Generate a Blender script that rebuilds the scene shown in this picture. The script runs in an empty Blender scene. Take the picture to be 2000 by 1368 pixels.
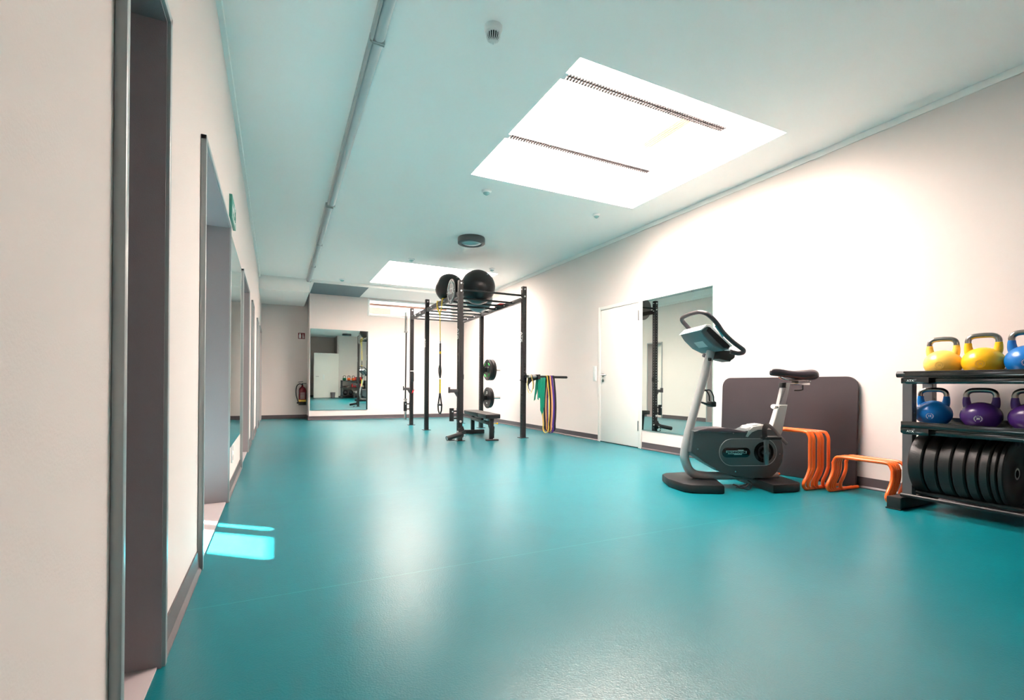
import bpy, bmesh, math, random
from mathutils import Vector, Matrix
random.seed(7)
PI = math.pi
scn = bpy.context.scene
COL = scn.collection

# ------------------------------------------------------------------ camera
FPX = 941.71
YAW, PITCH, ROLL = math.radians(26.127), math.radians(.218), math.radians(.368)
F = Vector((math.sin(YAW)*math.cos(PITCH), math.cos(YAW)*math.cos(PITCH), math.sin(PITCH)))
R0 = Vector((math.cos(YAW), -math.sin(YAW), 0)); U0 = R0.cross(F)
R = R0*math.cos(ROLL)+U0*math.sin(ROLL); U = -R0*math.sin(ROLL)+U0*math.cos(ROLL)
cd = bpy.data.cameras.new('camera'); cam = bpy.data.objects.new('camera', cd); COL.objects.link(cam)
cd.sensor_width = 36; cd.lens = 36*FPX/2000; cd.shift_y = (748.655-684)/2000
cd.clip_start = .02; cd.clip_end = 200
M = Matrix.Identity(4)
for i in range(3):
    M[i][0] = R[i]; M[i][1] = U[i]; M[i][2] = -F[i]
M.translation = (0, 0, .87)
cam.matrix_world = M
scn.camera = cam

# ------------------------------------------------------------------ light and exposure
scn.view_settings.view_transform = 'Standard'
scn.view_settings.look = 'None'
scn.view_settings.exposure = 1.12
scn.view_settings.gamma = 1
scn.view_settings.use_curve_mapping = False
SKYLIGHT_POWER = 16.0
w = bpy.data.worlds.new('daylight'); scn.world = w; w.use_nodes = True
bg = w.node_tree.nodes['Background']; bg.inputs[0].default_value = (.98, .98, 1, 1); bg.inputs[1].default_value = 1.4
sd = bpy.data.lights.new('sun', 'SUN'); sun = bpy.data.objects.new('sun', sd); COL.objects.link(sun)
sd.energy = 130; sd.angle = math.radians(.9); sd.color = (1, .97, .92)
SUN_DIR = Vector((.77, -.64, -.785))
sun.rotation_euler = SUN_DIR.to_track_quat('-Z', 'Y').to_euler()
sun.location = (-6, 8, 8)

# ------------------------------------------------------------------ materials
def lin(c):
    return tuple(((v/255)/12.92 if v/255 <= .04045 else ((v/255+.055)/1.055)**2.4) for v in c)
MATS = {}
def mat(name, rgb=(200, 200, 200), rough=.5, metal=0, emit=0, bump=0, bscale=200, alpha=1, trans=0, spec=.5, coat=0, var=0, vscale=6):
    m = bpy.data.materials.new(name); m.use_nodes = True; nt = m.node_tree
    b = nt.nodes['Principled BSDF']; c = lin(rgb)
    b.inputs['Base Color'].default_value = (*c, 1); b.inputs['Roughness'].default_value = rough
    b.inputs['Metallic'].default_value = metal; b.inputs['Specular IOR Level'].default_value = spec
    if coat: b.inputs['Coat Weight'].default_value = coat; b.inputs['Coat Roughness'].default_value = .1
    if emit: b.inputs['Emission Color'].default_value = (*c, 1); b.inputs['Emission Strength'].default_value = emit
    if trans: b.inputs['Transmission Weight'].default_value = trans; b.inputs['IOR'].default_value = 1.45
    if bump or var:
        tc = nt.nodes.new('ShaderNodeTexCoord'); n = nt.nodes.new('ShaderNodeTexNoise')
        n.inputs['Scale'].default_value = bscale; n.inputs['Detail'].default_value = 3
        nt.links.new(tc.outputs['Object'], n.inputs['Vector'])
        if bump:
            bp = nt.nodes.new('ShaderNodeBump'); bp.inputs['Strength'].default_value = bump; bp.inputs['Distance'].default_value = .002
            nt.links.new(n.outputs['Fac'], bp.inputs['Height']); nt.links.new(bp.outputs['Normal'], b.inputs['Normal'])
        if var:
            n2 = nt.nodes.new('ShaderNodeTexNoise'); n2.inputs['Scale'].default_value = vscale; n2.inputs['Detail'].default_value = 4
            nt.links.new(tc.outputs['Object'], n2.inputs['Vector'])
            mx = nt.nodes.new('ShaderNodeMix'); mx.data_type = 'RGBA'
            mx.inputs[6].default_value = (*[v*(1-var) for v in c], 1); mx.inputs[7].default_value = (*[min(1, v*(1+var)) for v in c], 1)
            nt.links.new(n2.outputs['Fac'], mx.inputs[0]); nt.links.new(mx.outputs[2], b.inputs['Base Color'])
    MATS[name] = m; return m
WALL = mat('warm_white_paint', (228, 217, 212), .75, bump=.25, bscale=160)
CEIL = mat('ceiling_paint', (250, 247, 243), .85, bump=.15, bscale=120)
TRIM = mat('trim_white', (252, 247, 242), .5)
BASE = mat('taupe_baseboard_vinyl', (86, 77, 80), .4, bump=.1, bscale=60)
FRAME = mat('satin_steel_frame', (168, 174, 174), .35, metal=.35)
REVEAL = mat('grey_laminate', (158, 148, 150), .5, bump=.2, bscale=300)
DOORW = mat('white_door_laminate', (240, 234, 228), .45)
SILL = mat('pinkish_threshold', (190, 176, 176), .5)
MIRROR = mat('mirror_silver', (222, 236, 232), .0, metal=1)
MEDGE = mat('mirror_edge', (150, 178, 172), .2)
BLK = mat('black_powder_coat', (26, 23, 25), .42, bump=.15, bscale=400)
BLK2 = mat('black_plastic', (20, 19, 21), .45)
GLOSSB = mat('gloss_black', (16, 15, 16), .12, coat=.5)
RUB = mat('black_rubber', (24, 21, 22), .4, bump=.5, bscale=140)
BALLM = mat('black_vinyl_ball', (24, 20, 23), .3)
BALLG = mat('grey_blue_vinyl_ball', (96, 128, 136), .3)
STEEL = mat('chrome_steel', (205, 205, 205), .22, metal=1)
STEELD = mat('handle_steel', (150, 146, 142), .24, metal=1)
BOLT = mat('zinc_bolt', (225, 225, 225), .3, metal=.6)
WHITE = mat('white_paint', (240, 240, 238), .4)
GREYL = mat('silver_grey_paint', (178, 178, 178), .35, metal=.35)
GREYD = mat('dark_grey_shell', (78, 86, 88), .42, bump=.15, bscale=500)
GREYP = mat('pale_grey_shell', (186, 184, 180), .35)
BLKSOFT = mat('soft_black_saddle', (46, 39, 44), .22)
FOAM = mat('charcoal_grip', (58, 54, 58), .5)
ORANGE = mat('orange_plastic_tube', (246, 104, 38), .28)
MATM = mat('dark_brown_board', (56, 46, 49), .62, bump=.3, bscale=90, var=.12, vscale=4)
YEL = mat('yellow_enamel', (250, 190, 30), .25)
YEL2 = mat('pale_yellow_enamel', (250, 206, 96), .25)
BLUE = mat('blue_enamel', (10, 112, 190), .25)
PURP = mat('purple_enamel', (72, 38, 112), .25)
GREEN = mat('green_latex', (0, 140, 112), .45)
GRN2 = mat('green_enamel', (10, 110, 70), .3)
YBAND = mat('yellow_latex', (240, 200, 80), .5)
OBAND = mat('peach_latex', (238, 168, 110), .5)
KBAND = mat('black_latex', (22, 20, 22), .45)
PBAND = mat('purple_latex', (80, 34, 140), .45)
YWEB = mat('yellow_webbing', (238, 204, 30), .7)
RED = mat('red_enamel', (112, 14, 32), .25)
REDV = mat('red_vinyl', (214, 36, 48), .4)
LGREEN = mat('lime_mark', (70, 220, 100), .5)
SIGNR = mat('sign_dark_red', (110, 22, 34), .4)
SIGNG = mat('sign_green', (70, 160, 140), .4)
GLASS = mat('window_glass', (255, 255, 255), 0, trans=1)
LAMPG = mat('frosted_lamp_glass', (150, 190, 190), .25)
STRIPM = mat('aluminium_profile', (176, 188, 190), .35, metal=.2)
BEIGE = mat('beige_blind', (190, 142, 122), .7)
BINM = mat('smoky_plastic', (110, 105, 110), .3, alpha=.5)
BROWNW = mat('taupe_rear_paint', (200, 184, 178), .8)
# skylight pane and the sky behind: these give off the daylight
SKYP = mat('daylit_frosted_pane', (255, 243, 237), .5, emit=SKYLIGHT_POWER)

def floor_material():
    m = bpy.data.materials.new('teal_vinyl_floor'); m.use_nodes = True; nt = m.node_tree; L = nt.links
    b = nt.nodes['Principled BSDF']; b.inputs['Roughness'].default_value = .3
    tc = nt.nodes.new('ShaderNodeTexCoord'); sep = nt.nodes.new('ShaderNodeSeparateXYZ'); L.new(tc.outputs['Object'], sep.inputs[0])
    # welded seams every 1.7 m across the room
    a = nt.nodes.new('ShaderNodeMath'); a.operation = 'ADD'; a.inputs[1].default_value = 10-2.2+.85; L.new(sep.outputs[1], a.inputs[0])
    md = nt.nodes.new('ShaderNodeMath'); md.operation = 'MODULO'; md.inputs[1].default_value = 1.7; L.new(a.outputs[0], md.inputs[0])
    # centre of the period is placed on the seam
    s = nt.nodes.new('ShaderNodeMath'); s.operation = 'SUBTRACT'; s.inputs[1].default_value = (10+.85) % 1.7; L.new(md.outputs[0], s.inputs[0])
    ab = nt.nodes.new('ShaderNodeMath'); ab.operation = 'ABSOLUTE'; L.new(s.outputs[0], ab.inputs[0])
    lt = nt.nodes.new('ShaderNodeMath'); lt.operation = 'LESS_THAN'; lt.inputs[1].default_value = .0022; L.new(ab.outputs[0], lt.inputs[0])
    n = nt.nodes.new('ShaderNodeTexNoise'); n.inputs['Scale'].default_value = 2.2; n.inputs['Detail'].default_value = 5; L.new(tc.outputs['Object'], n.inputs[0])
    mx = nt.nodes.new('ShaderNodeMix'); mx.data_type = 'RGBA'
    mx.inputs[6].default_value = (*lin((3, 103, 113)), 1); mx.inputs[7].default_value = (*lin((4, 119, 129)), 1); L.new(n.outputs['Fac'], mx.inputs[0])
    mx2 = nt.nodes.new('ShaderNodeMix'); mx2.data_type = 'RGBA'; mx2.inputs[7].default_value = (*lin((40, 140, 146)), 1)
    L.new(lt.outputs[0], mx2.inputs[0]); L.new(mx.outputs[2], mx2.inputs[6]); L.new(mx2.outputs[2], b.inputs['Base Color'])
    v = nt.nodes.new('ShaderNodeTexVoronoi'); v.inputs['Scale'].default_value = 170; L.new(tc.outputs['Object'], v.inputs['Vector'])
    n2 = nt.nodes.new('ShaderNodeTexNoise'); n2.inputs['Scale'].default_value = 14; L.new(tc.outputs['Object'], n2.inputs[0])
    ad = nt.nodes.new('ShaderNodeMath'); ad.operation = 'MULTIPLY_ADD'; ad.inputs[1].default_value = 1.2; L.new(n2.outputs['Fac'], ad.inputs[0]); L.new(v.outputs['Distance'], ad.inputs[2])
    bp = nt.nodes.new('ShaderNodeBump'); bp.inputs['Strength'].default_value = .22; bp.inputs['Distance'].default_value = .0015
    L.new(ad.outputs[0], bp.inputs['Height']); L.new(bp.outputs['Normal'], b.inputs['Normal'])
    return m
FLOOR = floor_material()

# ------------------------------------------------------------------ mesh helpers
class MB:
    def __init__(s): s.bm = bmesh.new()
    def _x(s, verts, m):
        if m is not None: bmesh.ops.transform(s.bm, matrix=m, verts=verts)
    def box(s, x0, x1, y0, y1, z0, z1, bev=0, m=None, seg=2):
        mm = Matrix.Translation(((x0+x1)/2, (y0+y1)/2, (z0+z1)/2)) @ Matrix.Diagonal((abs(x1-x0), abs(y1-y0), abs(z1-z0), 1))
        v = bmesh.ops.create_cube(s.bm, size=1, matrix=mm)['verts']
        if bev:
            es = list({e for a in v for e in a.link_edges})
            r = bmesh.ops.bevel(s.bm, geom=es, offset=bev, segments=seg, affect='EDGES', profile=.5)
            v = list(set(r['verts']) | {a for a in v if a.is_valid})
        s._x(v, m); return s
    def cyl(s, p, q, r, r2=None, n=20, caps=True):
        p, q = Vector(p), Vector(q); d = q-p
        m = Matrix.Translation((p+q)/2) @ d.to_track_quat('Z', 'Y').to_matrix().to_4x4()
        bmesh.ops.create_cone(s.bm, cap_ends=caps, segments=n, radius1=r, radius2=r if r2 is None else r2, depth=d.length, matrix=m); return s
    def sph(s, c, r, n=24, sc=(1, 1, 1)):
        m = Matrix.Translation(c) @ Matrix.Diagonal((*sc, 1))
        bmesh.ops.create_uvsphere(s.bm, u_segments=n, v_segments=n//2+2, radius=r, matrix=m); return s
    def tube(s, pts, r, n=12, closed=False, flat=None, caps=True):
        """sweep a round (or flat=(w,h) elliptic) section along a path; r may be a list"""
        P = [Vector(p) for p in pts]; N = len(P); rings = []
        rr = r if isinstance(r, (list, tuple)) else [r]*N
        T = []
        for i in range(N):
            a = P[(i-1) % N] if closed or i > 0 else P[i]; b = P[(i+1) % N] if closed or i < N-1 else P[i]
            T.append((b-a).normalized())
        up = Vector((0, 0, 1)) if abs(T[0].z) < .9 else Vector((0, 1, 0))
        nrm = (up - T[0]*up.dot(T[0])).normalized()
        for i in range(N):
            nrm = (nrm - T[i]*nrm.dot(T[i])).normalized(); bi = T[i].cross(nrm)
            ring = []
            for k in range(n):
                a = 2*PI*k/n; fw, fh = flat if flat else (1, 1)
                ring.append(s.bm.verts.new(P[i] + nrm*math.cos(a)*rr[i]*fh + bi*math.sin(a)*rr[i]*fw))
            rings.append(ring)
        for i in range(N if closed else N-1):
            A, B = rings[i], rings[(i+1) % N]
            for k in range(n): s.bm.faces.new((A[k], A[(k+1) % n], B[(k+1) % n], B[k]))
        if caps and not closed:
            s.bm.faces.new(rings[0][::-1]); s.bm.faces.new(rings[-1])
        return s
    def lathe(s, prof, n=32, m=None):
        """prof: (r,z) list revolved about Z"""
        rings = []; allv = []
        for r, z in prof:
            if r < 1e-6: ring = [s.bm.verts.new((0, 0, z))]
            else: ring = [s.bm.verts.new((r*math.cos(2*PI*k/n), r*math.sin(2*PI*k/n), z)) for k in range(n)]
            rings.append(ring); allv += ring
        for A, B in zip(rings, rings[1:]):
            for k in range(n):
                q = [A[k % len(A)], A[(k+1) % len(A)], B[(k+1) % len(B)], B[k % len(B)]]
                u = []
                for t in q:
                    if t not in u: u.append(t)
                if len(u) > 2: s.bm.faces.new(u)
        s._x(allv, m); return s
    def prism(s, poly, t0, t1, axis='y', bev=0, m=None, seg=2):
        """poly in the plane perpendicular to axis, extruded t0..t1.  axis y: (x,z); z: (x,y); x: (y,z)"""
        def P(a, b, t): return {'y': (a, t, b), 'z': (a, b, t), 'x': (t, a, b)}[axis]
        A = [s.bm.verts.new(P(a, b, t0)) for a, b in poly]; B = [s.bm.verts.new(P(a, b, t1)) for a, b in poly]
        n = len(poly); fs = [s.bm.faces.new(A[::-1]), s.bm.faces.new(B)]
        for k in range(n): fs.append(s.bm.faces.new((A[k], A[(k+1) % n], B[(k+1) % n], B[k])))
        v = A+B
        if bev:
            es = list({e for f in (fs[0], fs[1]) for e in f.edges})
            r = bmesh.ops.bevel(s.bm, geom=es, offset=bev, segments=seg, affect='EDGES', profile=.5)
            v = list(set(r['verts']) | {a for a in v if a.is_valid})
        s._x(v, m); return s
    def build(s, name, material, parent=None, loc=(0, 0, 0), rot=(0, 0, 0), smooth=True, ang=35):
        bmesh.ops.recalc_face_normals(s.bm, faces=s.bm.faces)
        me = bpy.data.meshes.new(name); s.bm.to_mesh(me); s.bm.free()
        for mm in (material if isinstance(material, (list, tuple)) else [material]): me.materials.append(mm)
        if smooth:
            for p in me.polygons: p.use_smooth = True
            me.set_sharp_from_angle(angle=math.radians(ang))
        o = bpy.data.objects.new(name, me); COL.objects.link(o); o.location = loc; o.rotation_euler = rot
        if parent: o.parent = parent
        return o
def thing(name, label, cat, loc=(0, 0, 0), rz=0, group=None):
    o = bpy.data.objects.new(name, None); COL.objects.link(o); o.empty_display_size = .1
    o.location = loc; o.rotation_euler = (0, 0, rz); o['label'] = label; o['category'] = cat
    if group: o['group'] = group
    return o
def tag(o, label, cat, group=None):
    o['label'] = label; o['category'] = cat
    if group: o['group'] = group
    return o
def struct(o): o['kind'] = 'structure'; return o
def sroot(name, loc=(0, 0, 0)):
    o = bpy.data.objects.new(name, None); COL.objects.link(o); o.location = loc; o['kind'] = 'structure'; return o
def dup(root, loc, rz, label, group=None, mats=None):
    r = root.copy(); COL.objects.link(r); r.location = loc; r.rotation_euler = (0, 0, rz); r['label'] = label
    if group: r['group'] = group
    for ch in [c for c in root.children]:
        c = ch.copy(); COL.objects.link(c); c.parent = r
        if mats and ch.name.split('.')[0] in mats:
            c.data = ch.data.copy(); c.data.materials[0] = mats[ch.name.split('.')[0]]
        for g in ch.children:
            d = g.copy(); COL.objects.link(d); d.parent = c
    return r
def text(name, body, size, m, parent, loc, rot, ext=.0008, bold=0):
    cu = bpy.data.curves.new(name, 'FONT'); cu.body = body; cu.size = size; cu.extrude = ext; cu.align_x = 'CENTER'; cu.align_y = 'CENTER'; cu.offset = bold
    t = bpy.data.objects.new(name, cu); COL.objects.link(t)
    dg = bpy.context.evaluated_depsgraph_get(); me = bpy.data.meshes.new_from_object(t.evaluated_get(dg))
    bpy.data.objects.remove(t); me.materials.clear(); me.materials.append(m)
    o = bpy.data.objects.new(name, me); COL.objects.link(o); o.location = loc; o.rotation_euler = rot
    if parent: o.parent = parent
    return o
def arc(cx, cz, r, a0, a1, n=8):
    return [(cx+r*math.cos(math.radians(a0+(a1-a0)*k/n)), cz+r*math.sin(math.radians(a0+(a1-a0)*k/n))) for k in range(n+1)]
def smooth_path(pts, n=6):
    P = [Vector(p) for p in pts]; out = []
    for i in range(len(P)-1):
        a = P[max(i-1, 0)]; b = P[i]; c = P[i+1]; d = P[min(i+2, len(P)-1)]
        for k in range(n):
            t = k/n
            out.append(.5*((2*b)+(c-a)*t+(2*a-5*b+4*c-d)*t*t+(3*b-a-3*c+d)*t**3))
    out.append(P[-1]); return out
def grid_boxes(mb, us, vs, holes, f):
    """fill a grid with boxes leaving out holes (u0,u1,v0,v1)"""
    us = sorted(set(us+[h[0] for h in holes]+[h[1] for h in holes])); vs = sorted(set(vs+[h[2] for h in holes]+[h[3] for h in holes]))
    for a, b in zip(us, us[1:]):
        for c, d in zip(vs, vs[1:]):
            cu, cv = (a+b)/2, (c+d)/2
            if any(h[0] < cu < h[1] and h[2] < cv < h[3] for h in holes): continue
            f(mb, a, b, c, d)
    bmesh.ops.remove_doubles(mb.bm, verts=mb.bm.verts, dist=1e-5)
    # drop the coincident inner faces between neighbouring boxes
    seen = {}
    for fc in mb.bm.faces: seen.setdefault(tuple(sorted(v.index for v in fc.verts)), []).append(fc)
    return mb

# ------------------------------------------------------------------ the room
XL, XR, YB, YB2, YS = -.32, 4.555, 12.382, 13.118, 11.025
ZC, ZS = 3.078, 3.022
YR = -.62
SK = [(1.826, 3.972, 2.710, 4.731), (1.82, 3.955, 8.719, 10.738)]
struct(MB().box(-2.3, 5.0, -2.3, 13.5, -.1, 0).build('floor', FLOOR, smooth=False))
def cbox(mb, a, b, c, d): mb.box(a, b, c, d, ZC, ZC+.12)
struct(grid_boxes(MB(), [-.6, 5.0], [-2.3, 13.5], SK, cbox).build('ceiling', CEIL, smooth=False))
# skylights: shaft, inner frame, daylit pane
for i, (a, b, c, d) in enumerate(SK):
    r = sroot('window_%d' % (i+2), ((a+b)/2, (c+d)/2, ZC))
    hx, hy = (b-a)/2, (d-c)/2
    m = MB()
    for s in (-1, 1):
        m.box(s*hx, s*(hx+.04), -hy-.04, hy+.04, .12, .95); m.box(-hx, hx, s*hy, s*(hy+.04), .12, .95)
    m.build('shaft', TRIM, r, smooth=False)
    MB().box(-hx-.04, hx+.04, -hy-.04, hy+.04, .95, .99).build('pane', SKYP, r, smooth=False)
    m = MB()
    for k in range(5): m.box(hx-.30+k*.03, hx-.287+k*.03, -.15, .55, .50, .56)
    m.build('vent_slats', mat('tan_slats', (206, 160, 132), .7) if 'tan_slats' not in MATS else MATS['tan_slats'], r, smooth=False)
OPEN = [(1.335, 1.80, 1.985), (2.66, 4.06, 2.01), (5.63, 6.92, 2.02), (7.87, 8.42, 2.05), (9.95, 10.5, 2.05), (11.45, 12.75, 2.07)]
WT = .25
holes = [(a, b, 0, z) for a, b, z in OPEN]
def lbox(mb, a, b, c, d): mb.box(XL-WT, XL, a, b, c, d)
struct(grid_boxes(MB(), [YR-.2, YB2+.15], [0, ZC+.05], holes, lbox).build('wall_left', WALL, smooth=False))
struct(MB().box(XR, XR+.15, YR-.2, YB2+.15, 0, ZC+.05).build('wall_right', WALL, smooth=False))
# alcove back wall with the high window
WX0, WX1, WZ0, WZ1 = 2.05, 4.28, 2.575, 3.0
def bbox_(mb, a, b, c, d): mb.box(a, b, YB, YB+.2, c, d)
struct(grid_boxes(MB(), [.714, XR], [0, ZC+.05], [(WX0, WX1, WZ0, WZ1)], bbox_).build('wall_back', WALL, smooth=False))
struct(MB().box(XL, .714, YB2, YB2+.15, 0, ZC+.05).box(.714, .78, YB+.2, YB2+.15, 0, ZC+.05).build('wall_back_left', WALL, smooth=False))
struct(MB().box(.63, XR-.001, YS, YB-.001, ZS, ZC-.001).build('trim_1', CEIL, smooth=False))       # shallow soffit before the alcove wall
struct(MB().box(.716, 1.85, YS+.03, YB-.002, ZS-.006, ZS-.0005).build('soffit_shade', mat('soffit_shade_tone', (104, 126, 132), .6), smooth=False))  # added sheet: shade under the soffit's left part, put into grey-blue colour
struct(MB().box(XL+.001, .628, YS+.01, YB2-.001, 2.80, ZC-.001).build('trim_2', CEIL, smooth=False))      # deeper soffit at the left
struct(MB().box(XR-.010, XR-.0005, YR+.001, YS-.001, ZS, ZC-.001).build('trim_3', TRIM, smooth=False))          # shadow-gap strip on the right wall
struct(MB().box(XL+.0005, XL+.03, YR+.001, YS-.001, ZC-.05, ZC-.001).build('trim_4', CEIL, smooth=False))
# rear wall behind the photographer (seen in the far mirror), with a recess at its left
struct(MB().box(2.62, XR, YR-.15, YR, 0, ZC).box(XL, 1.2, YR-.15, YR, 0, ZC).build('wall_rear', WALL, smooth=False))
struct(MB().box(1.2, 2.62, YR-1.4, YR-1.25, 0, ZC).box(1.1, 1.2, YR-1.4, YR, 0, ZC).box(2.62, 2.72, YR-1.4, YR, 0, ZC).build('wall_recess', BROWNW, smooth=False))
# side room behind the second opening (its window lets the sun in)
SX = -2.05
def sbox(mb, a, b, c, d): mb.box(SX-.1, SX, a, b, c, d)
swin = [(4.36, 4.80, .9, 2.16), (4.88, 5.0, .9, 2.16)]
m = grid_boxes(MB(), [2.2, 5.5], [0, 2.5], swin, sbox)
m.box(SX-.1, XL-WT, 2.1, 2.2, 0, 2.5).box(SX-.1, XL-WT, 5.5, 5.6, 0, 2.5).box(SX-.1, XL-WT, 2.1, 5.6, 2.5, 2.6)
struct(m.build('wall_side_room', WALL, smooth=False))
# baseboards: taupe vinyl with a small toe
BH = .095
def skirt_x(name, x, s, segs):
    m = MB()
    for a, b in segs: m.prism([(x, 0), (x+s*.02, 0), (x+s*.02, .008), (x+s*.008, .022), (x+s*.006, BH), (x, BH)], a, b, 'y')
    struct(m.build(name, BASE, smooth=False))
ys = [YR]+[v for a, b, z in OPEN for v in (a-.03, b+.03)]+[YB2]
skirt_x('baseboard_left', XL, 1, [(ys[i], ys[i+1]) for i in range(0, len(ys), 2)])
skirt_x('baseboard_right', XR, -1, [(YR, 5.19), (6.19, YB)])
def skirt_y(name, y, s, segs):
    m = MB()
    for a, b in segs: m.prism([(y, 0), (y+s*.02, 0), (y+s*.02, .008), (y+s*.008, .022), (y+s*.006, BH), (y, BH)], a, b, 'x')
    struct(m.build(name, BASE, smooth=False))
skirt_y('baseboard_back', YB, -1, [(.714, XR-.02)])
m = MB(); m.prism([(YB2, 0), (YB2-.02, 0), (YB2-.02, .008), (YB2-.008, .022), (YB2-.006, BH), (YB2, BH)], XL+.02, .694, 'x')
m.box(.694, .714, YB-.02, YB2, 0, BH)
struct(m.build('baseboard_back_left', BASE, smooth=False))
skirt_y('baseboard_rear', YR, 1, [(2.62, XR-.02), (XL+.02, 1.2)])
struct(MB().box(1.2, 2.62, YR-1.25, YR-1.235, 0, BH).build('baseboard_recess', BASE, smooth=False))

# left openings: steel lined frames, threshold, leaf set back
def opening(n, a, b, z, leaf=True, slide=False):
    r = sroot('door_%d' % n, (XL, (a+b)/2, 0)); h = (b-a)/2
    m = MB(); t = .012
    for s in (-1, 1):
        m.box(-WT, .014, s*h, s*(h-t), 0, z)
    m.box(-WT, .014, -h, h, z-t, z)
    m.build('reveal', REVEAL if n < 5 else SILL, r, smooth=False)
    m = MB()
    for s in (-1, 1): m.box(.0005, .024, s*(h-.006), s*(h+.018), 0, z+.018, .003)
    m.box(.0005, .024, -h-.018, h+.018, z-.006, z+.018, .003)
    m.build('frame', FRAME, r)
    MB().box(-WT, .004, -h+t, h-t, 0.0005, .008, .002).build('threshold', SILL, r)
    if leaf:
        MB().box(-WT+.012, -WT+.05, -h+t, h-t, .01, z-t, .002).build('door_leaf', DOORW if n > 2 else REVEAL, r)
        hd = MB().cyl((-WT+.05, h-.14, 1.0), (-WT+.10, h-.14, 1.0), .009).cyl((-WT+.10, h-.14, 1.0), (-WT+.10, h-.26, 1.0), .009)
        hd.build('handle', STEEL if n != 4 else BLK2, r)
    if slide:
        MB().box(-.11, -.07, -h+.016, -h+.15, .01, z-t, .002).build('door_leaf', DOORW, r)
    return r
for i, (a, b, z) in enumerate(OPEN): opening(i+2, a, b, z, leaf=(i != 1), slide=(i == 1))

# door in the right wall
r = sroot('door_1', (XR, 5.69, 0))
m = MB(); W = .44
for s in (-1, 1): m.box(-.022, -.0005, s*W, s*(W+.055), 0, 2.09, .003)
m.box(-.022, -.0005, -W, W, 2.036, 2.09, .003)
m.build('frame', DOORW, r)
MB().box(-.016, -.0005, -W+.004, W-.004, .012, 2.03, .003).build('door_leaf', DOORW, r)
MB().box(-.0145, -.0005, -W, W, 0.001, .011).build('bottom_gap', BLK2, r, smooth=False)
for z in (.24, 1.78):
    MB().cyl((-.026, -W-.004, z), (-.026, -W-.004, z+.14), .009).build('hinge', STEEL, r)
m = MB().cyl((-.0165, W-.07, 1.03), (-.06, W-.07, 1.03), .010).tube([(-.06, W-.07, 1.03), (-.062, W-.10, 1.03), (-.062, W-.20, 1.03)], .010)
m.cyl((-.017, W-.07, 1.03), (-.024, W-.07, 1.03), .026).cyl((-.017, W-.07, .95), (-.024, W-.07, .95), .024)
m.build('handle', STEEL, r)
# back window
r = sroot('window_1', ((WX0+WX1)/2, YB, (WZ0+WZ1)/2)); hx = (WX1-WX0)/2; hz = (WZ1-WZ0)/2
m = MB()
for s in (-1, 1): m.box(s*hx, s*(hx-.05), -.012, .07, -hz, hz, .003); m.box(-hx+.05, hx-.05, -.012, .07, s*hz, s*(hz-.035), .003)
m.build('frame', WHITE, r)
MB().box(-hx+.05, hx-.05, .05, .056, -hz+.035, hz-.035).build('pane', GLASS, r, smooth=False)
m = MB()
m.box(-hx+.06, hx-.1, .22, .24, .09, .14).box(-hx+.06, hx-.12, .22, .24, -.165, -.13).box(-hx+.06, -hx+.62, .24, .26, -.12, .04)
m.build('blind', BEIGE, r, smooth=False)

# ------------------------------------------------------------------ wall and ceiling fittings
def mirror(label, loc, w, h, axis, rz=0, ry=0):
    """hung mirror: bevelled glass with a thin edge"""
    t = thing('wall_mirror', label, 'mirror', loc)
    t.rotation_euler = (0, ry, rz)
    MB().box(-.004, .008, -w/2, w/2, 0, h).build('mirror_backing', MEDGE, t, smooth=False)
    MB().box(.008, .010, -w/2+.003, w/2-.003, .003, h-.003).build('mirror_glass', MIRROR, t, smooth=False)
    return t
mirror('large frameless mirror on the left wall, between the second and third doorways', (XL+.001, 4.86, .37), 1.48, 1.635, 'x')
mirror('large frameless mirror on the right wall, between the white door and the exercise bike', (XR-.001, 4.60, .262), 1.215, 1.782, 'x', PI)
mirror('mirror on the back alcove wall beside the fire extinguisher', (1.40, YB-.008, .236), 1.325, 1.945, 'y', -PI/2+math.radians(-.25), math.radians(.38))

def switch(label, loc, rz, n=3, name='light_switch'):
    t = thing(name, label, 'switch', loc, rz)
    MB().box(0, .010, -.042, .042, -.04*n, .04*n, .003).build('plate', WHITE, t)
    for k in range(n):
        z = (k-(n-1)/2)*.08
        MB().box(.0095, .014, -.03, .03, z-.03, z+.03, .003).build('rocker', WHITE, t)
    return t
switch('white triple light switch on the right wall beside the white door handle', (XR-.0005, 6.29, 1.06), PI)
t = thing('power_outlet', 'white double power outlet low on the left wall under the mirror', 'outlet', (XL+.0005, 4.56, .30))
MB().box(0, .010, -.045, .045, -.08, .08, .003).build('plate', WHITE, t)
for z in (-.04, .04): MB().cyl((.0095, 0, z), (.012, 0, z), .024).build('socket', SILL, t)
# emergency exit sign
t = thing('exit_sign', 'green emergency exit sign high on the left wall above the mirror', 'sign', (XL+.0005, 4.33, 2.13))
MB().box(0, .02, -.19, .19, -.02, .15, .002).build('sign_panel', SIGNG, t)
m = MB().prism([(.02, -.0), (.10, -.0), (.10, .13), (.02, .13)], .0205, .0215, 'x')
m.build('door_symbol', WHITE, t, smooth=False)
m = MB().prism([(-.16, .06), (-.12, .10), (-.12, .075), (-.05, .075), (-.05, .045), (-.12, .045), (-.12, .02)], .0205, .0215, 'x'); m.build('arrow_symbol', WHITE, t, smooth=False)
m = MB().cyl((.0215, .06, .105), (.0225, .06, .105), .012).tube([(.0222, .06, .09), (.0222, .055, .06), (.0222, .08, .04), (.0222, .075, .015)], .005, 6).tube([(.0222, .055, .06), (.0222, .03, .04), (.0222, .025, .02)], .005, 6)
m.build('running_man_symbol', SIGNG, t)
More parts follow.
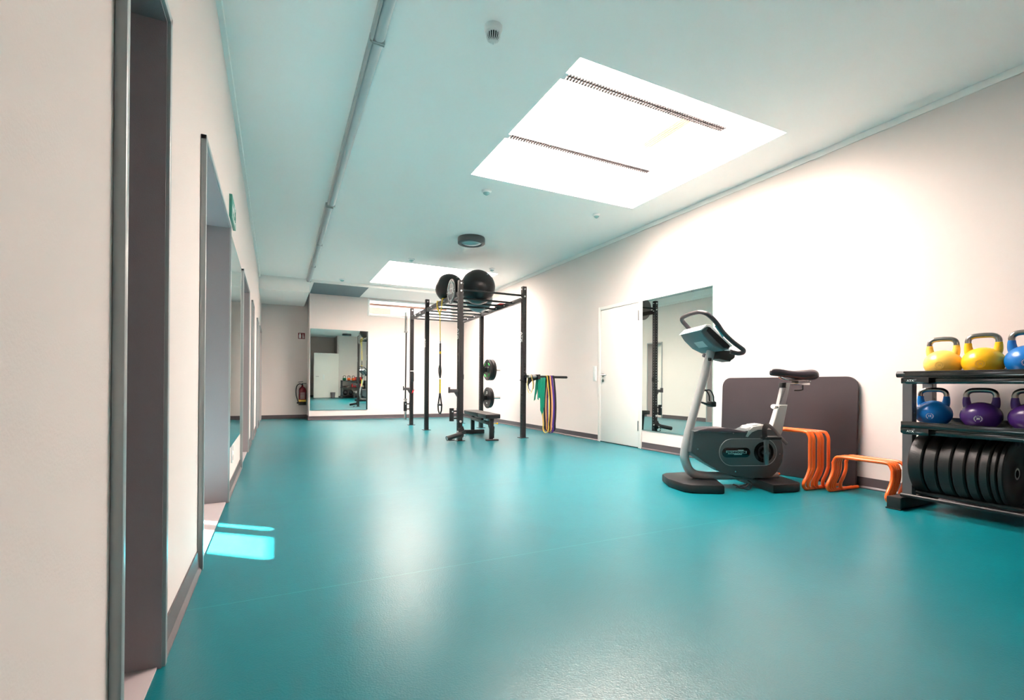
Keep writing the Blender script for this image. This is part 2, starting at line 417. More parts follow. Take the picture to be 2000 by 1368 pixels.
# fire extinguisher and its sign
t = thing('fire_extinguisher', 'dark red fire extinguisher hanging low on the back wall by the corner', 'fire extinguisher', (.60, YB2-.10, .34))
MB().lathe([(0, .0), (.082, 0), (.085, .02), (.085, .36), (.075, .41), (.045, .445), (.022, .455), (.022, .49), (0, .49)], 28).build('cylinder', RED, t)
MB().lathe([(0, 0), (.087, 0), (.089, .004), (.088, .075), (.085, .076)], 28).build('foot_ring', BLK2, t)
MB().lathe([(.0858, .085), (.0862, .085), (.0862, .13), (.0858, .13)], 28).build('label_band', YBAND, t)
m = MB()
for k in range(6): m.prism([(-.05, .30-.028*k), (.05, .30-.028*k), (.05, .312-.028*k), (-.05, .312-.028*k)], -.0875, -.086, 'y')
m.build('label_text_block', SILL, t, smooth=False)
m = MB().cyl((0, 0, .49), (0, 0, .53), .016).box(-.02, .09, -.012, .012, .525, .54, .004).box(-.01, .10, -.01, .01, .565, .578, .004, m=Matrix.Rotation(-.15, 4, 'Y'))
m.build('valve_lever', BLK2, t)
MB().tube(smooth_path([(-.01, -.0, .505), (-.07, 0, .52), (-.125, 0, .47), (-.145, 0, .36), (-.135, 0, .22), (-.10, 0, .10), (-.095, -.0, .06)]), .011, 10).build('hose', BLK2, t)
MB().cyl((-.125, 0, .055), (-.075, 0, .045), .016).build('nozzle', BLK2, t)
MB().box(-.03, .03, .083, .0995, .1, .46).build('wall_bracket', BLK2, t)
t = thing('fire_extinguisher_sign', 'small dark red extinguisher sign high on the back wall', 'sign', (.575, YB2-.0005, 2.06))
MB().box(-.078, .078, -.004, 0, -.075, .075).build('sign_panel', SIGNR, t, smooth=False)
MB().prism([(-.06, -.06), (-.012, -.06), (-.012, .02), (-.02, .035), (-.02, .06), (-.052, .06), (-.052, .035), (-.06, .02)], -.0055, -.004, 'y').build('extinguisher_symbol', WHITE, t, smooth=False)
MB().prism([(.015, -.06), (.06, -.06), (.06, -.01), (.045, .0), (.05, .03), (.03, .055), (.02, .03), (.015, .0)], -.0055, -.004, 'y').build('flame_symbol', SILL, t, smooth=False)

def detector(label, x, y, r=.05, big=False, name='smoke_detector'):
    t = thing(name, label, 'detector', (x, y, ZC))
    if big:
        MB().lathe([(0, -.0005), (.056, -.0005), (.056, -.018), (.050, -.028), (.050, -.036), (.044, -.042), (0, -.042)], 32).build('base', WHITE, t)
        MB().lathe([(0, -.042), (.034, -.042), (.034, -.062), (.030, -.078), (.016, -.086), (0, -.086)], 32).build('sensor_core', BLK2, t)
        m = MB()
        for k in range(18):
            a = 2*PI*k/18; c, s = math.cos(a), math.sin(a)
            m.tube([(.041*c, .041*s, -.040), (.040*c, .040*s, -.064), (.034*c, .034*s, -.080), (.014*c, .014*s, -.091)], .0026, 6)
        m.build('sensor_cage', WHITE, t)
        MB().lathe([(0, -.086), (.013, -.088), (.013, -.094), (0, -.096)], 16).cyl((0, 0, -.095), (0, 0, -.11), .002).build('test_tip', WHITE, t)
    else:
        MB().lathe([(0, -.0005), (r, -.0005), (r, -.014), (r*.8, -.026), (r*.72, -.026)], 28).build('base', WHITE, t)
        MB().lathe([(r*.72, -.024), (r*.62, -.036), (r*.3, -.048), (0, -.05)], 28).build('sensor_dome', LAMPG, t)
    return t
detector('large white smoke detector with slotted cage, nearest on the ceiling', 1.19, 2.72, big=True)
detector('white motion sensor on the ceiling, left of the large skylight', 2.138, 5.05, .055, name='motion_sensor')
detector('small white sensor on the ceiling, between the large skylight and the right wall', 3.70, 5.10, .045, name='motion_sensor')
detector('white sensor on the ceiling at the near left corner of the far skylight', 2.13, 8.40, .06, name='motion_sensor')
detector('white sensor on the ceiling at the near right corner of the far skylight', 3.68, 8.40, .055, name='motion_sensor')
detector('white detector on the ceiling just before the back wall soffit', 1.245, 10.7, .06)
# round ceiling lamps
def round_lamp(lab, x, y):
    t = thing('ceiling_lamp', lab, 'lamp', (x, y, ZC), 0, 'round ceiling lamps')
    MB().lathe([(.13, -.0005), (.20, -.0005), (.205, -.02), (.205, -.085), (.19, -.095), (.155, -.095), (.15, -.085), (.15, -.03)], 40).build('lamp_ring', GREYD, t)
    MB().lathe([(.152, -.075), (.12, -.092), (.06, -.104), (0, -.108)], 40).build('lamp_glass', LAMPG, t)
round_lamp('round ceiling lamp with dark ring, between the two skylights', 2.63, 6.78)
round_lamp('round dark ceiling lamp seen only in the far mirror', 2.9, .8)
# linear ceiling lights
segs = [(1.0, 3.09, .50, .52), (3.10, 6.19, .52, .55), (6.25, 8.02, .535, .555), (8.03, 9.56, .555, .565), (9.57, 11.0, .565, .574)]
for k, (a, b, x0, x1) in enumerate(segs):
    lab = ['nearest length of the long grey ceiling light profile, at the top edge', 'second length of grey ceiling light profile, ending at the sideways jog',
           'third length of grey ceiling light profile, just beyond the jog', 'fourth length of grey ceiling light profile, second from the back wall', 'farthest length of grey ceiling light profile, ending at the soffit'][k]
    xm = (x0+x1)/2+.04
    t = thing('linear_light', lab, 'ceiling light', (xm, (a+b)/2, ZC), 0, 'ceiling light profiles in a row')
    t.rotation_euler = (0, 0, -math.atan2(x1-x0, b-a)); L = (b-a)/2-.004
    MB().prism([(-.045, -.0005), (-.045, -.055), (-.03, -.062), (-.03, -.0005)], -L, L, 'y').build('side_flange', FRAME, t, smooth=False)
    MB().prism([(-.03, -.0005)]+[(.005+.037*math.cos(math.radians(g)), -.03+.037*math.sin(math.radians(g))) for g in range(200, 361, 16)]+[(.042, -.0005)], -L, L, 'y').build('diffuser', STRIPM, t)
    for e in (-1, 1): MB().box(-.032, .044, e*L-.008, e*L+.004, -.07, -.0005, .002).build('end_cap', FRAME, t)
# louvre lights in the skylight
for y, lab in ((2.935, 'nearer slim louvre light spanning the large skylight'), (3.87, 'farther slim louvre light spanning the large skylight')):
    t = thing('louvre_light', lab, 'ceiling light', (2.655, y, ZC+.01), 0, 'louvre lights in the skylight')
    m = MB()
    for s in (-1, 1): m.box(-.82, .80, s*.034-.003, s*.034+.003, 0, .018)
    m.build('housing', GREYL, t, smooth=False)
    m = MB()
    for k in range(62): m.box(-.80+k*.0262, -.791+k*.0262, -.031, .031, .002, .016)
    m.box(-.80, .80, -.003, .003, .002, .016)
    m.build('louvre_blades', mat('louvre_brown', (44, 34, 34), .5) if 'louvre_brown' not in MATS else MATS['louvre_brown'], t, smooth=False)
    MB().box(-.829, -.80, -.036, .036, -.004, .02).build('end_cap', WHITE, t, smooth=False)
    MB().cyl((.80, 0, .017), (1.30, 0, .017), .002).cyl((1.0, 0, .005), (1.0, 0, .035), .012).build('suspension_wire', STEEL, t)

# ------------------------------------------------------------------ power rack
RIG = thing('power_rack', 'tall black steel power rack with six drilled posts and pull-up bars', 'power rack', (2.57, 7.08, 0))
def L_(x, y, z): return (x-2.57, y-7.08, z)
POSTS = [(2.57, 7.08), (3.665, 7.05), (2.59, 8.98), (3.73, 9.02), (2.61, 10.2), (3.75, 10.22)]
HP = 2.49; PW = .035
def drilled_tube(mb, p0, ex, ey, ez, length, hw, hh, first=.06, pitch=.05, hr=.009, faces=(0, 1, 2, 3)):
    """square tube from p0 along ez, half sizes hw (ex) and hh (ey), real holes through the chosen faces"""
    p0, ex, ey, ez = Vector(p0), Vector(ex), Vector(ey), Vector(ez)
    sides = [(ey*-hh, ex, hw), (ex*hw, ey, hh), (ey*hh, -ex, hw), (ex*-hw, -ey, hh)]
    for fi, (off, du, hw_) in enumerate(sides):
        def P(u, w): return mb.bm.verts.new(p0+off+du*u+ez*w)
        ws = []; z = first
        while z+pitch/2 < length-.02: ws.append(z); z += pitch
        if fi not in faces: ws = []
        def quad(a, b):
            mb.bm.faces.new((P(-hw_, a), P(hw_, a), P(hw_, b), P(-hw_, b)))
        if not ws: quad(0, length); continue
        quad(0, ws[0]-pitch/2); quad(ws[-1]+pitch/2, length)
        for c in ws:
            a, b = c-pitch/2, c+pitch/2
            O = [P(hw_, c), P(hw_, b), P(0, b), P(-hw_, b), P(-hw_, c), P(-hw_, a), P(0, a), P(hw_, a)]
            Hh = [P(hr*math.cos(PI/4*k), c+hr*math.sin(PI/4*k)) for k in range(8)]
            for k in range(8): mb.bm.faces.new((O[k], O[(k+1) % 8], Hh[(k+1) % 8], Hh[k]))
for i, (x, y) in enumerate(POSTS):
    m = MB(); drilled_tube(m, (0, 0, .006), (1, 0, 0), (0, 1, 0), (0, 0, 1), HP-.006, PW, PW)
    bmesh.ops.remove_doubles(m.bm, verts=m.bm.verts, dist=1e-5)
    m.bm.faces.new([m.bm.verts.new((sx*PW, sy*PW, HP)) for sx, sy in ((-1, -1), (1, -1), (1, 1), (-1, 1))])
    o = m.build('post', BLK, RIG, L_(x, y, 0), smooth=False)
    md = o.modifiers.new('steel_wall', 'SOLIDIFY'); md.thickness = .003; md.offset = -1
    MB().box(-.07, .07, -.07, .07, 0, .008, .002).build('foot_plate', BLK, RIG, L_(x, y, 0))
ZB = 2.285
def rail(p, q):
    p, q = Vector(L_(*p)), Vector(L_(*q)); d = (q-p); l = d.length; d.normalize(); side = d.cross(Vector((0, 0, 1)))
    m = MB(); drilled_tube(m, p, side, Vector((0, 0, 1)), d, l, .025, .035, .12, .12, .009, faces=(1, 3))
    bmesh.ops.remove_doubles(m.bm, verts=m.bm.verts, dist=1e-5)
    o = m.build('side_beam', BLK, RIG, smooth=False); md = o.modifiers.new('steel_wall', 'SOLIDIFY'); md.thickness = .003; md.offset = -1
for a, b in ((0, 2), (2, 4), (1, 3), (3, 5)):
    (x0, y0), (x1, y1) = POSTS[a], POSTS[b]; rail((x0, y0+.036, ZB), (x1, y1-.036, ZB))
def xat(y, s):
    A = [POSTS[i] for i in ((0, 2, 4) if s < 0 else (1, 3, 5))]
    k = 0 if y < A[1][1] else 1
    t = (y-A[k][1])/(A[k+1][1]-A[k][1]); return A[k][0]+t*(A[k+1][0]-A[k][0])
for y, z in ((7.09, 2.35), (7.46, ZB), (7.84, ZB), (8.22, ZB), (8.60, ZB), (9.0, ZB), (9.40, ZB), (9.80, ZB), (10.2, ZB)):
    o = .02 if y not in (7.09, 9.0, 10.2) else .034
    MB().cyl(L_(xat(y, -1)+o, y, z), L_(xat(y, 1)-o, y, z), .017, n=16).build('pull_up_bar', BLK, RIG)
# bolts
for i, (x, y) in enumerate(POSTS):
    for z in (2.445, 2.325):
        MB().cyl(L_(x, y-.0345, z), L_(x, y-.045, z), .013, n=12).build('bolt', BOLT, RIG)
    s = -1 if i % 2 == 0 else 1
    for z in (2.445, 2.30):
        MB().cyl(L_(x-s*.034, y, z), L_(x-s*.048, y, z), .011, n=12).build('bolt', BOLT, RIG)
for y in (7.46, 7.84, 8.22, 8.60, 9.4, 9.8):
    for s in (-1, 1):
        MB().cyl(L_(xat(y, s)+s*.0245, y, ZB), L_(xat(y, s)+s*.036, y, ZB), .012, n=12).build('bolt', BOLT, RIG)
        MB().cyl(L_(xat(y, s)-s*.0245, y-.04, ZB), L_(xat(y, s)-s*.036, y-.04, ZB), .012, n=12).build('bolt', BOLT, RIG)
MB().cyl(L_(2.57, 7.0445, .30), L_(2.57, 7.03, .30), .018, n=14).build('bolt', BOLT, RIG)
# emblem disc on the left side beam
ed = MB().cyl(L_(2.535, 7.43, 2.375), L_(2.545, 7.43, 2.375), .20, n=48).build('emblem_disc', mat('grey_emblem', (120, 112, 114), .4), RIG)
m = MB()
for a0 in range(0, 360, 90):
    pts = [(2.531-2.57, .35+.155*math.cos(math.radians(g)), 2.375+.155*math.sin(math.radians(g))) for g in range(a0+10, a0+81, 10)]
    m.tube(pts, .005, 6)
for a0 in (0, 90, 180, 270):
    c, s = math.cos(math.radians(a0)), math.sin(math.radians(a0))
    m.tube([(-.039, .35+.13*c, 2.375+.13*s), (-.039, .35+.19*c, 2.375+.19*s)], .005, 6)
m.build('emblem_ring', WHITE, ed)
text('emblem_text', 'ATX', .13, WHITE, ed, (-.040, .35, 2.375), (PI/2, 0, -PI/2), bold=.004)
MB().box(*[v for v in (-.024, .0)], .30, .40, 2.25, 2.32).build('emblem_bracket', BLK, RIG)
# vertical lettering on posts
for i in (0, 1, 2):
    x, y = POSTS[i]
    text('post_text', 'ATX', .085, WHITE, RIG, L_(x-.0365, y, 1.66), (PI/2, PI/2, -PI/2), bold=.002)
# attachments on the left side of the front and back posts
def holder(x, y, z0):
    a = MB().lathe([(.030, 0), (.036, 0), (.036, .20), (.030, .20)], 20)
    a.lathe([(.030, 0), (.030, .20)], 20)
    h_ = a.build('bar_holder', BLK, RIG, L_(x-.13, y, z0))
    m = MB().box(.034, .093, -.012, .012, .14, .165).box(.034, .093, -.012, .012, .03, .055).box(.088, .094, -.03, .03, .0, .20)
    m.build('holder_bracket', BLK, h_, smooth=False)
    MB().cyl((-.0, -.036, .15), (0, -.044, .15), .01).build('bolt', BOLT, h_)
holder(2.57, 7.08, .305); holder(2.61, 10.2, .30)
for x, y in ((2.57, 7.08), (2.61, 10.2)):
    jm = MB().box(-.17, -.036, -.03, .03, .745, .80, .004).prism([(-.09, .745), (-.036, .745), (-.036, .66)], -.008, .008, 'y').box(-.178, -.165, -.034, .034, .74, .83, .003)
    jm.build('j_hook', mat('grey_hook', (70, 66, 68), .45), RIG, L_(x, y, 0))
MB().box(.034, .06, -.02, .02, .95, 1.03, .004).build('safety_pin_clip', BLK2, RIG, L_(2.57, 7.08, 0))
# plate pegs on the middle right post
for z in (1.172, .605):
    p = MB().box(.034, .05, -.05, .05, z-.07, z+.07, .004).box(.04, .12, -.03, .03, z-.045, z+.045, .006).build('peg_mount', BLK, RIG, L_(3.73, 9.02, 0))
    MB().cyl((.10, 0, z), (.42, 0, z), .024).build('plate_peg', STEEL, p)
# dip handles on the front right post
dm = MB().box(-.04, .04, -.045, -.036, .90, 1.06, .003).prism([(.036, .86), (.10, .93), (.24, .97), (.24, 1.04), (.036, 1.04)], -.10, -.085, 'y').box(.20, .245, -.14, -.04, .965, 1.045, .004).box(-.01, .05, -.14, -.04, .985, 1.03, .004)
dh = dm.build('dip_bracket', BLK, RIG, L_(3.665, 7.05, 0))
MB().cyl((.22, -.09, 1.005), (.79, -.07, 1.005), .021).sph((.79, -.07, 1.005), .021, 12).build('dip_bar', BLK, dh)
MB().cyl((.18, -.12, 1.01), (-.16, -.40, 1.01), .019).build('dip_bar', BLK, dh)
MB().cyl((.14, -.153, 1.01), (-.11, -.36, 1.01), .024).build('grip_sleeve', GREYL, dh)
# chain with pin on the front right post
m = MB()
for k in range(9): m.tube([(-.055, -.05+.006*math.cos(a)*(k % 2), .935-k*.024+.013*math.sin(a)) if k % 2 else (-.055+.006*math.cos(a), -.05, .935-k*.024+.013*math.sin(a)) for a in [2*PI*j/8 for j in range(8)]], .0025, 5, closed=True)
m.box(-.068, -.04, -.058, -.04, .69, .725, .004)
m.box(-.09, -.03, -.06, -.04, .94, .955, .003)
m.build('pin_chain', BLK2, RIG, L_(3.665, 7.05, 0))
# landmine pivot at the foot of the front left post
lm = MB().box(-.05, .05, -.05, -.036, .05, .20, .004).prism([(-.10, .10), (.03, .23), (.06, .15), (-.02, .06)], -.075, -.055, 'y').prism([(-.09, .10), (.05, .18), (.06, .12), (-.02, .05)], -.135, -.12, 'y').build('landmine_bracket', BLK, RIG, L_(2.57, 7.08, 0))
MB().cyl((.0, -.10, .115), (-.26, -.17, .06), .036).build('landmine_sleeve', BLK2, lm)
MB().cyl((-.255, -.169, .061), (-.264, -.171, .059), .026).build('sleeve_cap', FRAME, lm)
for p in ((-.06, -.078, .15), (.07, -.05, .13), (.03, -.138, .10), (.02, -.138, .06)):
    MB().cyl(p, (p[0], p[1]-.012, p[2]), .012).build('bolt', BOLT, lm)
MB().cyl((-.10, -.04, .02), (-.16, .02, .01), .01).build('landmine_stop', BLK2, lm)
# strap, buckle on back left post
st = MB().box(-.03, .04, -.046, -.040, .93, 1.12, .002).build('safety_strap', BLK2, RIG, L_(2.61, 10.2, 0))
MB().tube([(.02, -.046, .74), (-.0, -.05, .68), (.03, -.05, .72), (.045, -.05, .76)], .018, 8, flat=(.35, 1)).build('strap_tag', REDV, st)
MB().box(-.04, .04, -.046, -.0365, 1.145, 1.16).build('post_stripe', WHITE, RIG, L_(2.61, 10.2, 0))
# red clip lying on the right beam
tag(MB().box(-.05, .05, -.12, .12, 0, .05, .01).build('red_foam_block', REDV, loc=(3.73, 8.15, ZB+.036)), 'red foam block lying on the right top beam of the power rack', 'foam block')

# barbell standing in the rear holder
t = thing('barbell', 'long barbell standing upright in the holder of the rear left rack post', 'barbell', (2.48, 10.2, 0))
MB().cyl((0, 0, .56), (.01, 0, 1.98), .0145).build('shaft', BLK2, t)
for z0, z1 in ((.12, .54), (1.99, 2.40)): MB().cyl((0, 0, z0), (.004, 0, z1), .025).build('sleeve', STEEL, t)
for z0 in (.535, 1.965): MB().cyl((0, 0, z0), (0, 0, z0+.03), .037).build('collar', STEEL, t)

# gym balls on the top of the rack
def ball(loc, r, m_, lab):
    t = thing('gym_ball', lab, 'exercise ball', loc, 0, 'gym balls on top of the rack')
    prof = []
    N = 80
    for k in range(N+1):
        a = -PI/2+PI*k/N; rr = r*math.cos(a); z = r*math.sin(a)
        if abs(z) < r*.8: rr += .0012*math.cos(k*PI)
        prof.append((max(rr, 0), z))
    MB().lathe(prof, 64, Matrix.Rotation(.5, 4, 'X')).build('ball_skin', m_, t, ang=80)
    q = Vector((.25, -.62, .55)).normalized()*r
    MB().cyl(q*.99, q*1.006, .010).build('valve_plug', WHITE, t)
    return t
ball((3.09, 7.65, ZB+.25), .295, BALLM, 'shiny black gym ball on top of the rack, nearest and largest in view')
ball((2.72, 8.05, ZB+.27), .250, BALLM, 'black gym ball on top of the rack behind the round emblem disc')
ball((3.42, 8.41, ZB+.205), .26, BALLG, 'grey blue gym ball on top of the rack, behind the nearest black ball')

# suspension trainer
t = thing('suspension_trainer', 'yellow and black suspension trainer hanging from the left top beam of the rack', 'suspension trainer', (2.57, 8.02, 0))
m = MB()
for s in (-1, 1):
    m.tube(smooth_path([(-.036, s*.15, 2.33), (-.042, s*.13, 2.24), (-.035, s*.08, 2.16), (-.03, s*.02, 2.09), (-.03, 0, 2.06)]), .020, 8, flat=(.3, 1))
m.tube([(-.04, .15, 2.33), (0, .15, 2.33), (.035, .15, 2.33)], .02, 8, flat=(1, .3)); m.tube([(-.04, -.15, 2.33), (0, -.15, 2.33), (.035, -.15, 2.33)], .02, 8, flat=(1, .3))
m.build('anchor_loops', YWEB, t)
MB().cyl((-.03, 0, 2.07), (-.02, 0, 1.62), .006).build('cord', YWEB, t)
MB().tube([(-.02, .012*math.cos(a), 1.60+.028*math.sin(a)) for a in [2*PI*j/12 for j in range(12)]], .005, 6, closed=True).build('carabiner', STEEL, t)
MB().box(-.03, -.01, -.022, .022, .98, 1.58, .004).build('main_strap', BLK2, t)
MB().box(-.032, -.008, -.024, .024, 1.40, 1.44, .003).build('strap_marker', YWEB, t)
MB().tube(smooth_path([(-.02, .01, 1.22), (-.02, .07, 1.16), (-.02, .075, 1.08), (-.02, .03, 1.01), (-.02, -.02, 1.0), (-.02, -.055, 1.08), (-.02, -.04, 1.15), (-.02, -.01, 1.22)]), .014, 8, flat=(.5, 1)).build('adjuster_loop', BLK2, t)
MB().box(-.028, -.012, -.022, .022, .70, .96, .003).build('lower_strap', YWEB, t)
MB().tube([(-.02, -.01, .72), (-.02, -.05, .62), (-.02, -.10, .50), (-.02, -.085, .42), (-.02, -.03, .37), (-.02, .03, .37), (-.02, .085, .42), (-.02, .10, .50), (-.02, .05, .62), (-.02, .01, .72)], .013, 8).build('stirrup', BLK2, t)
MB().cyl((-.02, -.09, .52), (-.02, .09, .52), .019).build('hand_grip', FOAM, t)

# weight plates on the pegs
def wplate(name, lab, loc, r, th, rot, group, hub=STEEL, marks=WHITE, txt=None):
    """disc with its axis along local X"""
    t = thing(name, lab, 'weight plate', loc, 0, group); t.rotation_euler = rot
    mx = Matrix.Rotation(PI/2, 4, 'Y')
    h = th/2; b = min(.008, h*.4)
    MB().lathe([(.026, -h*.8), (.06, -h*.8), (.065, -h*.55), (r*.72, -h*.55), (r*.76, -h), (r-b, -h), (r, -h+b), (r, h-b), (r-b, h), (r*.76, h), (r*.72, h*.55), (.065, h*.55), (.06, h*.8), (.026, h*.8), (.026, -h*.8)], 56, mx).build('rubber_disc', RUB, t)
    MB().lathe([(.0255, -h*.85), (.038, -h*.85), (.038, -h*.7), (.0255, h*.7), (.038, h*.7), (.038, h*.85), (.0255, h*.85), (.0255, -h*.85)], 28, mx).build('hub_ring', hub, t)
    if txt:
        for s in (-1, 1):
            text('plate_text', txt, r*.20, marks, t, (s*(h+.0005), 0, r*.86), (PI/2, 0, s*PI/2), ext=.0005, bold=.001)
    return t
G = 'weight plates on the rack pegs'
def green_marks(t, h):
    m = MB()
    for a in (50, 130, 230, 310):
        pts = [(-h-.001, .15*math.cos(math.radians(g)), .15*math.sin(math.radians(g))) for g in range(a-16, a+17, 8)]
        m.tube(pts, .012, 6, flat=(1, .15))
    m.build('green_arc_marks', LGREEN, t)
t = wplate('bumper_plate', 'inner thick plate on the upper peg, with green arc marks', (3.73+.155, 9.02, 1.172-.0), .215, .06, (0, 0, 0), G, BLK2, LGREEN); green_marks(t, .03)
wplate('bumper_plate', 'outer thick plate on the upper peg, next to the bare peg end', (3.73+.222, 9.02, 1.172), .215, .06, (0, 0, 0), G, BLK2)
t = wplate('bumper_plate', 'inner plate on the lower peg, behind the bench', (3.73+.145, 9.02, .605), .215, .035, (0, 0, 0), G, BLK2)
text('plate_text', '20', .08, WHITE, t, (-.019, 0, .10), (PI/2, 0, -PI/2)); text('plate_text', 'KG', .05, WHITE, t, (-.019, 0, -.11), (PI/2, 0, -PI/2))
wplate('bumper_plate', 'outer plate on the lower peg, with a long bare peg beside it', (3.73+.188, 9.02, .605), .205, .035, (0, 0, 0), G, BLK2)
tag(MB().lathe([(.025, -.012), (.036, -.012), (.036, .012), (.025, .012), (.025, -.012)], 20, Matrix.Rotation(PI/2, 4, 'Y')).build('collar_clamp', BLK2, loc=(3.73+.268, 9.02, 1.172)), 'small black collar clamp holding the plates on the upper peg', 'collar')

# resistance bands on the dip bars
def band(lab, pivot, width, drop, spread, m_, rz=0, thick=.004, sway=0, group='long resistance bands on the dip bar'):
    x, y, z = pivot; t = thing('resistance_band', lab, 'resistance band', pivot, rz, group)
    n = 14; L = []
    pts = [(0, -.026, -.02)] + [(0, .026*math.cos(a), .026*math.sin(a)) for a in [PI-PI*k/6 for k in range(7)]] + [(0, .026, -.02)]
    up = []
    for k in range(1, n):
        s = k/n; up.append((sway*math.sin(PI*s), .026+spread*math.sin(PI*s*.85)*.6, -.02-(drop-spread-.02)*s))
    bot = [(0, spread*math.cos(a)*.75, -drop+spread-spread*math.sin(a)) for a in [PI*k/10 for k in range(11)]]
    dn = [(-sway*math.sin(PI*(1-k/n)), -.026-spread*math.sin(PI*(1-k/n)*.85)*.6, -.02-(drop-spread-.02)*(1-k/n)) for k in range(1, n)]
    path = pts+up+bot+dn
    mb = MB(); rings = []
    P = [Vector(p) for p in path]; N = len(P)
    for i in range(N):
        T = (P[(i+1) % N]-P[i-1]).normalized(); nr = Vector((0, -T.z, T.y)).normalized()
        wv = Vector((1, 0, 0))*width*.75
        rings.append([mb.bm.verts.new(P[i]+sx*wv+sn*nr*thick/2) for sx, sn in ((-1, -1), (1, -1), (1, 1), (-1, 1))])
    for i in range(N):
        A, B = rings[i], rings[(i+1) % N]
        for k in range(4): mb.bm.faces.new((A[k], A[(k+1) % 4], B[(k+1) % 4], B[k]))
    mb.build('band_loop', m_, t, ang=60); return t
bz = 1.005
X0 = 3.665; yb = 6.972
band('pale yellow long band, leftmost of the long loops on the bar', (X0+.385, yb-.005, bz), .014, .93, .085, YBAND, .30, sway=.0)
band('black long band, second of the long loops on the bar', (X0+.413, yb-.004, bz), .026, .90, .07, KBAND, .32)
band('peach orange long band beside the purple one on the bar', (X0+.445, yb-.003, bz), .020, .92, .07, OBAND, .28)
band('purple long band in the middle of the hanging loops', (X0+.475, yb-.002, bz), .026, .94, .085, PBAND, .30)
band('black long band, rightmost of the hanging loops', (X0+.515, yb-.001, bz), .026, .91, .075, KBAND, .26)
band('small yellow band on the short grey handle of the rack', (X0-.03, 7.05-.29, 1.01), .012, .27, .04, YBAND, .75, group=None)
band('small black band inside the yellow one on the short grey handle', (X0+.0, 7.05-.27, 1.01), .016, .24, .028, KBAND, .75, group=None)
# folded green latex cloth over the bar
def cloth(lab, x0, x1, y, z):
    mb = MB(); nx, ny = 26, 24; t = thing('green_exercise_band', lab, 'exercise band', (x0, y, z))
    for side, dr in ((-1, .62), (1, .42)):
        g = []
        for j in range(ny+1):
            row = []
            for i in range(nx+1):
                u = i/nx; v = j/ny
                tip = (.62+.03*math.sin(u*19) if u < .38 else .70+.62*(1-abs(u-.66)*2.4)*.5+.1) if side < 0 else (.65+.35*math.cos(u*4))
                w_ = 1-.15*v
                xx = (x1-x0)*(.5+(u-.5)*w_)+(-.02*v if side < 0 else -.05*v)
                yy = side*(.024+.010*v+.010*math.sin(u*26+side)*min(1, v*5))
                zz = (.024*math.cos(min(1, v*8)*PI/2)) - max(0, v-.06)*dr*max(.3, tip)
                row.append(mb.bm.verts.new((xx, yy*min(1, v*8+.0), zz)))
            g.append(row)
        for j in range(ny):
            for i in range(nx): mb.bm.faces.new((g[j][i], g[j][i+1], g[j+1][i+1], g[j+1][i]))
    bmesh.ops.remove_doubles(mb.bm, verts=mb.bm.verts, dist=1e-5)
    o = mb.build('band_sheet', GREEN, t, ang=70); md = o.modifiers.new('thickness', 'SOLIDIFY'); md.thickness = .002
cloth('wide green latex band draped in folds over the dip bar', X0+.215, X0+.36, yb-.008, bz)

# bench
t = thing('weight_bench', 'flat black weight bench standing inside the power rack', 'bench', (3.03, 6.86, 0), -math.atan2(.13, 1.2))
MB().box(-.12, .12, -.04, .42, .355, .415, .012).box(-.115, .115, -.035, .415, .345, .36).build('seat_pad', RUB, t)
MB().box(-.13, .13, .44, 1.30, .36, .415, .012).box(-.12, .12, .45, 1.29, .345, .362).build('back_pad', RUB, t)
MB().box(-.03, .03, .06, 1.16, .235, .285, .006, m=Matrix.Rotation(math.radians(.5), 4, 'X')).build('main_beam', BLK, t)
MB().box(-.028, .028, .0, .06, .0, .345, .006, m=Matrix.Translation((0, .04, 0)) @ Matrix.Rotation(math.radians(6), 4, 'X')).build('leg', BLK, t)
MB().box(-.03, .03, 1.13, 1.19, .02, .31, .006).build('leg', BLK, t)
MB().box(-.10, .10, -.02, .05, 0, .022, .005).build('front_foot', BLK, t)
MB().box(-.21, .21, 1.12, 1.20, 0, .07, .008).build('rear_foot', BLK, t)
MB().tube(smooth_path([(.06, .50, .32), (.075, .44, .2), (.08, .36, .13), (.08, .26, .10), (.08, .16, .13)]), .02, 8, flat=(.35, 1)).build('angle_guide', BLK, t)
MB().box(-.04, .04, .30, .36, .28, .345).box(-.04, .04, .50, .56, .28, .345).box(-.02, .02, 1.10, 1.16, .29, .35).build('pad_bracket', BLK, t)
for y in (.12, .20, .29): MB().box(-.045, .045, y, y+.03, .30, .33, .004).build('support_tab', BOLT, t)
MB().cyl((.03, .03, .265), (.075, .02, .265), .006).sph((.085, .018, .265), .015, 12).build('pull_pin_knob', YEL, t)
MB().box(.0285, .045, .0, .07, .03, .22, .01, m=Matrix.Translation((0, .04, 0)) @ Matrix.Rotation(math.radians(6), 4, 'X')).build('transport_handle', GLOSSB, t)

# ------------------------------------------------------------------ exercise bike
A_ = math.atan2(-.36, .933)
BK = thing('exercise_bike', 'grey upright exercise bike with black saddle in front of the dark board', 'exercise bike', (3.55, 2.95, 0), A_)
col = smooth_path([(-.147, 0, 1.20), (-.166, 0, 1.148), (-.243, 0, .873), (-.338, 0, .54), (-.389, 0, .301), (-.380, 0, .208), (-.335, 0, .128), (-.25, 0, .096), (-.072, 0, .09), (.20, 0, .088), (.45, 0, .085)], 8)
MB().tube(col, [.038 if p.z > .5 or p.x > -.2 else .041 for p in col], 24, flat=(.9, 1)).build('frame_tube', GREYL, BK)
foot1 = [(-.20, -.31), (-.45, -.27), (-.50, -.22), (-.54, 0), (-.50, .22), (-.45, .27), (-.20, .31), (-.13, .06), (-.13, -.06)]
foot2 = [(.215, -.31), (.215, .31), (.46, .27), (.51, .22), (.535, 0), (.51, -.22), (.46, -.27)]
MB().prism(foot1, .0, .072, 'z', .014).build('front_foot', BLK2, BK)
